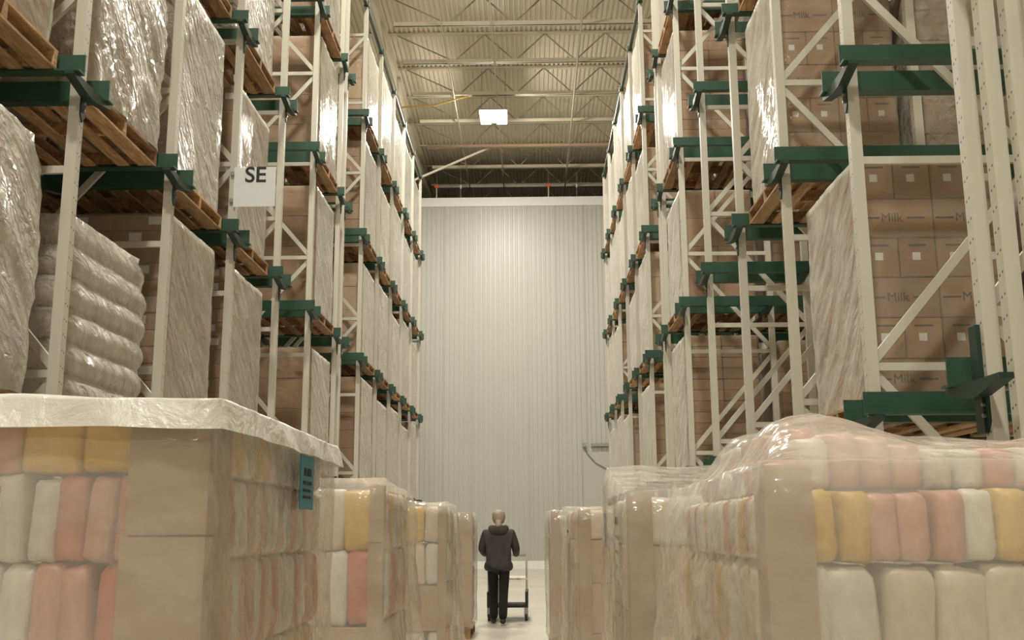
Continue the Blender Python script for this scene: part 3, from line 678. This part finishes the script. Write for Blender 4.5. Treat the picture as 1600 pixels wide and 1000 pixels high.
tag_label(A, 0.652, 0.16, 1.535 - PAL_H, 0.20, 0.17, 'x', (M['blue'], M['black']), lines=[(0.62, 0.14, 0.25, 0.42), (0.62, 0.14, 0.52, 0.75), (0.45, 0.07, 0.2, 0.8), (0.32, 0.05, 0.2, 0.7), (0.2, 0.05, 0.2, 0.75)])['label'] = 'blue-green paper tag'
# second left
T2 = [(0.16, 0.5, 'pouch_red', 0.16, 0.02), (0.5, 0.9, 'card', 0.5, 0.02), (0.9, 1.28, 'pouch_red', 0.16, 0.02), (1.28, 1.6, 'pouch_mix', 0.18, 0.02)]
B = floor_load('film-wrapped load with brown corner board, second on the left aisle floor', -1.95, -0.77, 5.6, 6.95, T2, -1,
    lambda x, y: 1.655 - 0.05 * max(0, (x + 0.2) / 0.79) ** 2 * max(0, (y + 0.7) / 1.3), seed=2, board=0.075, board_top=1.62, split=1.32, wr=0.03, flare=lambda ux, uy, q: 0.20 * q ** 2 * max(0, ux) ** 2 + 0.01)
C_ = floor_load('film-wrapped load with torn film skirt, third on the left aisle floor', -1.95, -0.77, 9.8, 11.1, T2, -1,
    lambda x, y: 1.635 + 0.02 * max(0, 1 - (x / 0.5) ** 2), seed=3, board=0.08, board_top=1.6, wr=0.035, flare=lambda ux, uy, q: 0.12 * q ** 2 * max(0, ux) + 0.01)
Dl = floor_load('tan edged wrapped load beside the walking person, farthest on the left aisle floor', -1.9, -0.78, 14.2, 15.4, T2, -1,
    lambda x, y: 1.62, seed=5, board=0.16, board_top=1.62, wr=0.012)
# nearest right
T3 = [(0.16, 0.42, 'pouch_mix', 0.1, 0.02), (0.42, 0.70, 'pouch_yellow', 0.1, 0.02), (0.70, 1.0, 'pouch_mix', 0.11, 0.02), (1.0, 1.3, 'pouch_pale', 0.12, 0.02), (1.3, 1.47, 'pouch_yellow', 0.072, 0.02)]
def top_r(x, y):
    edge = max(0.0, 1 - (abs(y + 0.02) / 0.74) ** 4) * max(0.0, min(1.0, (0.625 - abs(x)) / 0.10))
    return 1.535 + edge * (0.155 * math.exp(-((x + 0.43) / 0.22) ** 2) + 0.085 * max(0.0, min(1.0, (x + 0.45) / 0.4)) + 0.012 * math.sin(x * 17) * math.cos(y * 9))
Er = floor_load('big lumpy film-wrapped load of red and yellow bags, nearest on the right', 0.56, 1.82, 2.56, 4.1, T3, 1, top_r, seed=6, board=0.115, board_top=1.53, wr=0.028,
    flare=lambda ux, uy, q: (0.24 * q ** 0.7 * max(0, uy * 0.5 + 0.5) ** 0.8 if ux < -0.9 else 0.006))
for a in range(14):
    for b in range(3):
        x = -0.545 + a * 0.076; y = -0.46 + b * 0.38
        tint(put('pouch', pouch_mes[a % 3], (x, y, 1.475 - PAL_H), Er, rot=(0, 0.02 * (a - 4), 0), scale=(0.078, 0.37, max(0.04, min(top_r(x + i * 0.04, y + j * 0.13) for i in (-1, 0, 1) for j in (-1, 0, 1)) - 1.475 - 0.012))), 'pouch_red')
# second right: rear edge stands higher than the front
T4 = [(0.142, 0.55, 'card', 0.5, 0.02), (0.55, 0.95, 'card', 0.4, 0.02), (0.95, 1.3, 'card', 0.5, 0.02), (1.3, 1.55, 'pouch_mix', 0.2, 0.02)]
Fr = floor_load('film-tented load with black and white shipping labels, second on the right aisle floor', 0.50, 1.62, 5.45, 6.85, T4, 1,
    lambda x, y: 1.575 + 0.20 * max(0.0, (y + 0.68) / 1.36) ** 1.2, seed=7, board=0.12, board_top=1.57, wr=0.025, flare=lambda ux, uy, q: 0.06 * q * max(0, -ux) + 0.012)
for k, (z, hh) in enumerate(((1.43, 0.04), (1.375, 0.055), (1.30, 0.06), (1.225, 0.06), (1.15, 0.06))):
    tag_label(Fr, -0.60, -0.42, z - PAL_H, 0.17, hh, 'nx', (M['black'] if k == 0 else M['label'], M['black']), 'shipping_label', lines=[(0.0, 0.08, 0.1, 0.9)])
tag_label(Fr, -0.605, 0.35, 1.38 - PAL_H, 0.16, 0.2, 'nx', (M['blue'], M['black']), 'blue_tag')
Gr = floor_load('narrow film-wrapped load with small label, third on the right aisle floor', 0.36, 1.4, 9.0, 10.3, T4, 1,
    lambda x, y: 1.57 + 0.05 * max(0, y), seed=8, board=0.1, board_top=1.55, wr=0.03, rz=math.radians(4), flare=lambda ux, uy, q: 0.05 * q * max(0, -ux) + 0.01)
tag_label(Gr, -0.555, -0.1, 1.33 - PAL_H, 0.14, 0.12, 'nx', (M['label'], M['black']), 'shipping_label', lines=[(0.75, 0.2, 0.2, 0.8)])
Hr = floor_load('tan edged wrapped load, farthest on the right aisle floor', 0.22, 1.3, 12.4, 13.6, T4, 1, lambda x, y: 1.61, seed=9, board=0.1, board_top=1.6, wr=0.015, rz=math.radians(2))

# ------------------------------------------------------------------ trolley
M['trolley'] = paint('trolley_paint', (0.34, 0.31, 0.24), 0.5)
t = thing('hand_trolley', 'cream two-shelf hand trolley pushed by the person in the aisle', 'trolley', (-0.37, 17.05, 0))
for z in (0.20, 0.62): MB().box(-0.32, 0.32, -0.0, 0.85, z, z + 0.03).put('shelf', M['black_rubber'] if z < 0.4 else M['cream'], t)
for sx in (-1, 1):
    for y in (0.02, 0.83):
        p = MB().tube([(sx * 0.30, y, 0.16), (sx * 0.30, y, 1.02)], 0.014).put('post', M['trolley'], t, smooth=True)
        MB().tube([(sx * 0.30, y, 0.21), (sx * 0.30, y, 0.44)], 0.024).put('sleeve', M['black_rubber'], p)
        w = MB().tube([(sx * 0.29 - 0.02, y, 0.055), (sx * 0.29 + 0.02, y, 0.055)], 0.055, 14).put('caster', M['black_rubber'], t)
        MB().box(sx * 0.29 - 0.03, sx * 0.29 + 0.03, y - 0.02, y + 0.02, 0.06, 0.2).put('caster_fork', M['steel'], w)
for y in (0.02, 0.83): MB().tube([(-0.30, y, 1.0), (0.30, y, 1.0)], 0.014).put('handle', M['trolley'], t, smooth=True)

# ------------------------------------------------------------------ person
def skin(name, joints, edges, mat, parent=None, root=0, sub=2, loc=(0, 0, 0)):
    me = bpy.data.meshes.new(name); me.from_pydata([j[0] for j in joints], edges, [])
    o = bpy.data.objects.new(name, me); COL.objects.link(o)
    o.modifiers.new('skin', 'SKIN'); sb = o.modifiers.new('sub', 'SUBSURF'); sb.levels = sb.render_levels = sub
    for k, sv in enumerate(me.skin_vertices[0].data):
        r = joints[k][1]; sv.radius = r if isinstance(r, tuple) else (r, r); sv.use_root = (k == root)
    dg = bpy.context.evaluated_depsgraph_get(); m = bpy.data.meshes.new_from_object(o.evaluated_get(dg))
    bpy.data.objects.remove(o); m.name = name; m.materials.clear(); m.materials.append(mat)
    m.polygons.foreach_set('use_smooth', [True] * len(m.polygons))
    return put(name, m, loc, parent)
M['skin'] = paint('skin', (0.50, 0.31, 0.22), 0.5)
M['hair'] = paint('grey_blond_hair', (0.33, 0.265, 0.20), 0.6, var=0.3, scale=40, bump=0.5)
M['jacket'] = paint('dark_jacket', (0.036, 0.032, 0.032), 0.8, var=0.25, scale=12, bump=0.3)
M['hood'] = paint('hood_lining', (0.05, 0.042, 0.04), 0.85, var=0.25, scale=12)
M['trouser'] = paint('black_trousers', (0.006, 0.0055, 0.005), 0.95, var=0.2, scale=12)
M['shoe'] = paint('dark_shoe', (0.015, 0.014, 0.013), 0.6)
p = thing('person', 'person in dark hooded jacket and black trousers walking away pushing a trolley', 'person', (-0.49, 16.45, 0))
# body: one continuous figure, walking, both forearms forward on the handle
J = [((0, 0, 0.93), (0.13, 0.10)), ((0, 0.01, 1.12), (0.13, 0.095)), ((0, 0.03, 1.30), (0.15, 0.10)), ((0, 0.04, 1.41), (0.07, 0.065)), ((0, 0.05, 1.47), 0.05), ((0, 0.06, 1.56), (0.072, 0.088)), ((0, 0.065, 1.645), (0.055, 0.07)),
     ((-0.17, 0.03, 1.36), 0.055), ((-0.235, 0.02, 1.11), 0.042), ((-0.20, 0.30, 1.03), 0.034), ((-0.18, 0.50, 1.035), (0.036, 0.022)),
     ((0.17, 0.03, 1.36), 0.055), ((0.245, 0.02, 1.11), 0.042), ((0.25, 0.30, 1.02), 0.034), ((0.26, 0.50, 1.035), (0.036, 0.022)),
     ((-0.085, 0.0, 0.86), 0.085), ((-0.075, 0.10, 0.48), 0.058), ((-0.075, 0.13, 0.09), 0.04), ((-0.08, 0.26, 0.035), (0.036, 0.028)),
     ((0.085, 0.0, 0.86), 0.085), ((0.07, -0.02, 0.47), 0.058), ((0.065, -0.20, 0.11), 0.04), ((0.07, -0.09, 0.035), (0.036, 0.028))]
E_ = [(0, 1), (1, 2), (2, 3), (3, 4), (4, 5), (5, 6), (2, 7), (7, 8), (8, 9), (9, 10), (2, 11), (11, 12), (12, 13), (13, 14), (0, 15), (15, 16), (16, 17), (17, 18), (0, 19), (19, 20), (20, 21), (21, 22)]
body = skin('body', J, E_, M['skin'], p)
for sx, hx in ((-1, -0.18), (1, 0.26)):
    for f in range(4):
        fx = hx - 0.027 + 0.018 * f; ln = (0.030, 0.036, 0.034, 0.027)[f]
        skin('finger', [((fx, 0.53, 1.05), 0.0095), ((fx, 0.53 + ln, 1.052), 0.009), ((fx, 0.545 + ln, 1.025), 0.0085), ((fx, 0.535 + ln * 0.6, 1.0), 0.008)], [(0, 1), (1, 2), (2, 3)], M['skin'], body, sub=1)
    skin('thumb', [((hx - sx * 0.03, 0.49, 1.04), 0.011), ((hx - sx * 0.05, 0.53, 1.03), 0.010), ((hx - sx * 0.045, 0.56, 1.01), 0.009)], [(0, 1), (1, 2)], M['skin'], body, sub=1)
JK = [((0, 0.0, 0.74), (0.265, 0.17)), ((0, 0.0, 0.90), (0.235, 0.16)), ((0, 0.01, 1.10), (0.21, 0.145)), ((0, 0.03, 1.28), (0.215, 0.14)), ((0, 0.04, 1.40), (0.12, 0.10)),
      ((-0.20, 0.03, 1.335), 0.082), ((-0.255, 0.02, 1.11), 0.068), ((-0.22, 0.27, 1.035), 0.056), ((-0.19, 0.43, 1.035), 0.046),
      ((0.20, 0.03, 1.335), 0.082), ((0.265, 0.02, 1.11), 0.068), ((0.262, 0.27, 1.03), 0.056), ((0.26, 0.43, 1.035), 0.046)]
skin('jacket', JK, [(0, 1), (1, 2), (2, 3), (3, 4), (3, 5), (5, 6), (6, 7), (7, 8), (3, 9), (9, 10), (10, 11), (11, 12)], M['jacket'], p, root=2)
TR = [((0, 0, 0.90), (0.15, 0.115)), ((-0.088, 0.0, 0.80), 0.098), ((-0.078, 0.10, 0.48), 0.078), ((-0.075, 0.125, 0.05), 0.07), ((0.088, 0.0, 0.80), 0.098), ((0.072, -0.02, 0.47), 0.078), ((0.066, -0.20, 0.07), 0.07)]
skin('trousers', TR, [(0, 1), (1, 2), (2, 3), (0, 4), (4, 5), (5, 6)], M['trouser'], p)
skin('shoe', [((-0.078, 0.09, 0.05), (0.05, 0.045)), ((-0.08, 0.20, 0.042), (0.046, 0.036)), ((-0.083, 0.30, 0.035), (0.04, 0.026))], [(0, 1), (1, 2)], M['shoe'], p)
skin('shoe', [((0.066, -0.23, 0.07), (0.05, 0.045)), ((0.068, -0.12, 0.046), (0.046, 0.036)), ((0.07, -0.03, 0.036), (0.04, 0.026))], [(0, 1), (1, 2)], M['shoe'], p)
skin('hood', [((-0.13, 0.06, 1.435), 0.04), ((-0.085, -0.04, 1.40), (0.055, 0.07)), ((0, -0.075, 1.345), (0.06, 0.10)), ((0.085, -0.04, 1.40), (0.055, 0.07)), ((0.13, 0.06, 1.435), 0.04)], [(0, 1), (1, 2), (2, 3), (3, 4)], M['hood'], p, root=2)
put('hair', super_box('hair', 0.205, 0.225, 0.225, M['hair'], 0.85, 18, 12, lump=0.008, seed=4), (0, 0.04, 1.475), p)
skin('ponytail', [((0, -0.02, 1.56), (0.05, 0.035)), ((0, -0.06, 1.50), (0.055, 0.035)), ((0.004, -0.10, 1.44), (0.045, 0.025))], [(0, 1), (1, 2)], M['hair'], p, root=1)
for sx in (-1, 1): put('ear', super_box('ear', 0.02, 0.035, 0.06, M['skin'], 0.9, 8, 6), (sx * 0.085, 0.07, 1.535), body)
put('nose', super_box('nose', 0.03, 0.035, 0.045, M['skin'], 0.9, 8, 6), (0, 0.155, 1.535), body)
for sx in (-1, 1): put('eye', super_box('eye', 0.026, 0.012, 0.012, M['black'], 1.0, 8, 6), (sx * 0.032, 0.138, 1.572), body)
put('mouth', super_box('mouth', 0.05, 0.012, 0.012, paint('lips', (0.36, 0.13, 0.11), 0.5), 1.0, 8, 6), (0, 0.140, 1.505), body)
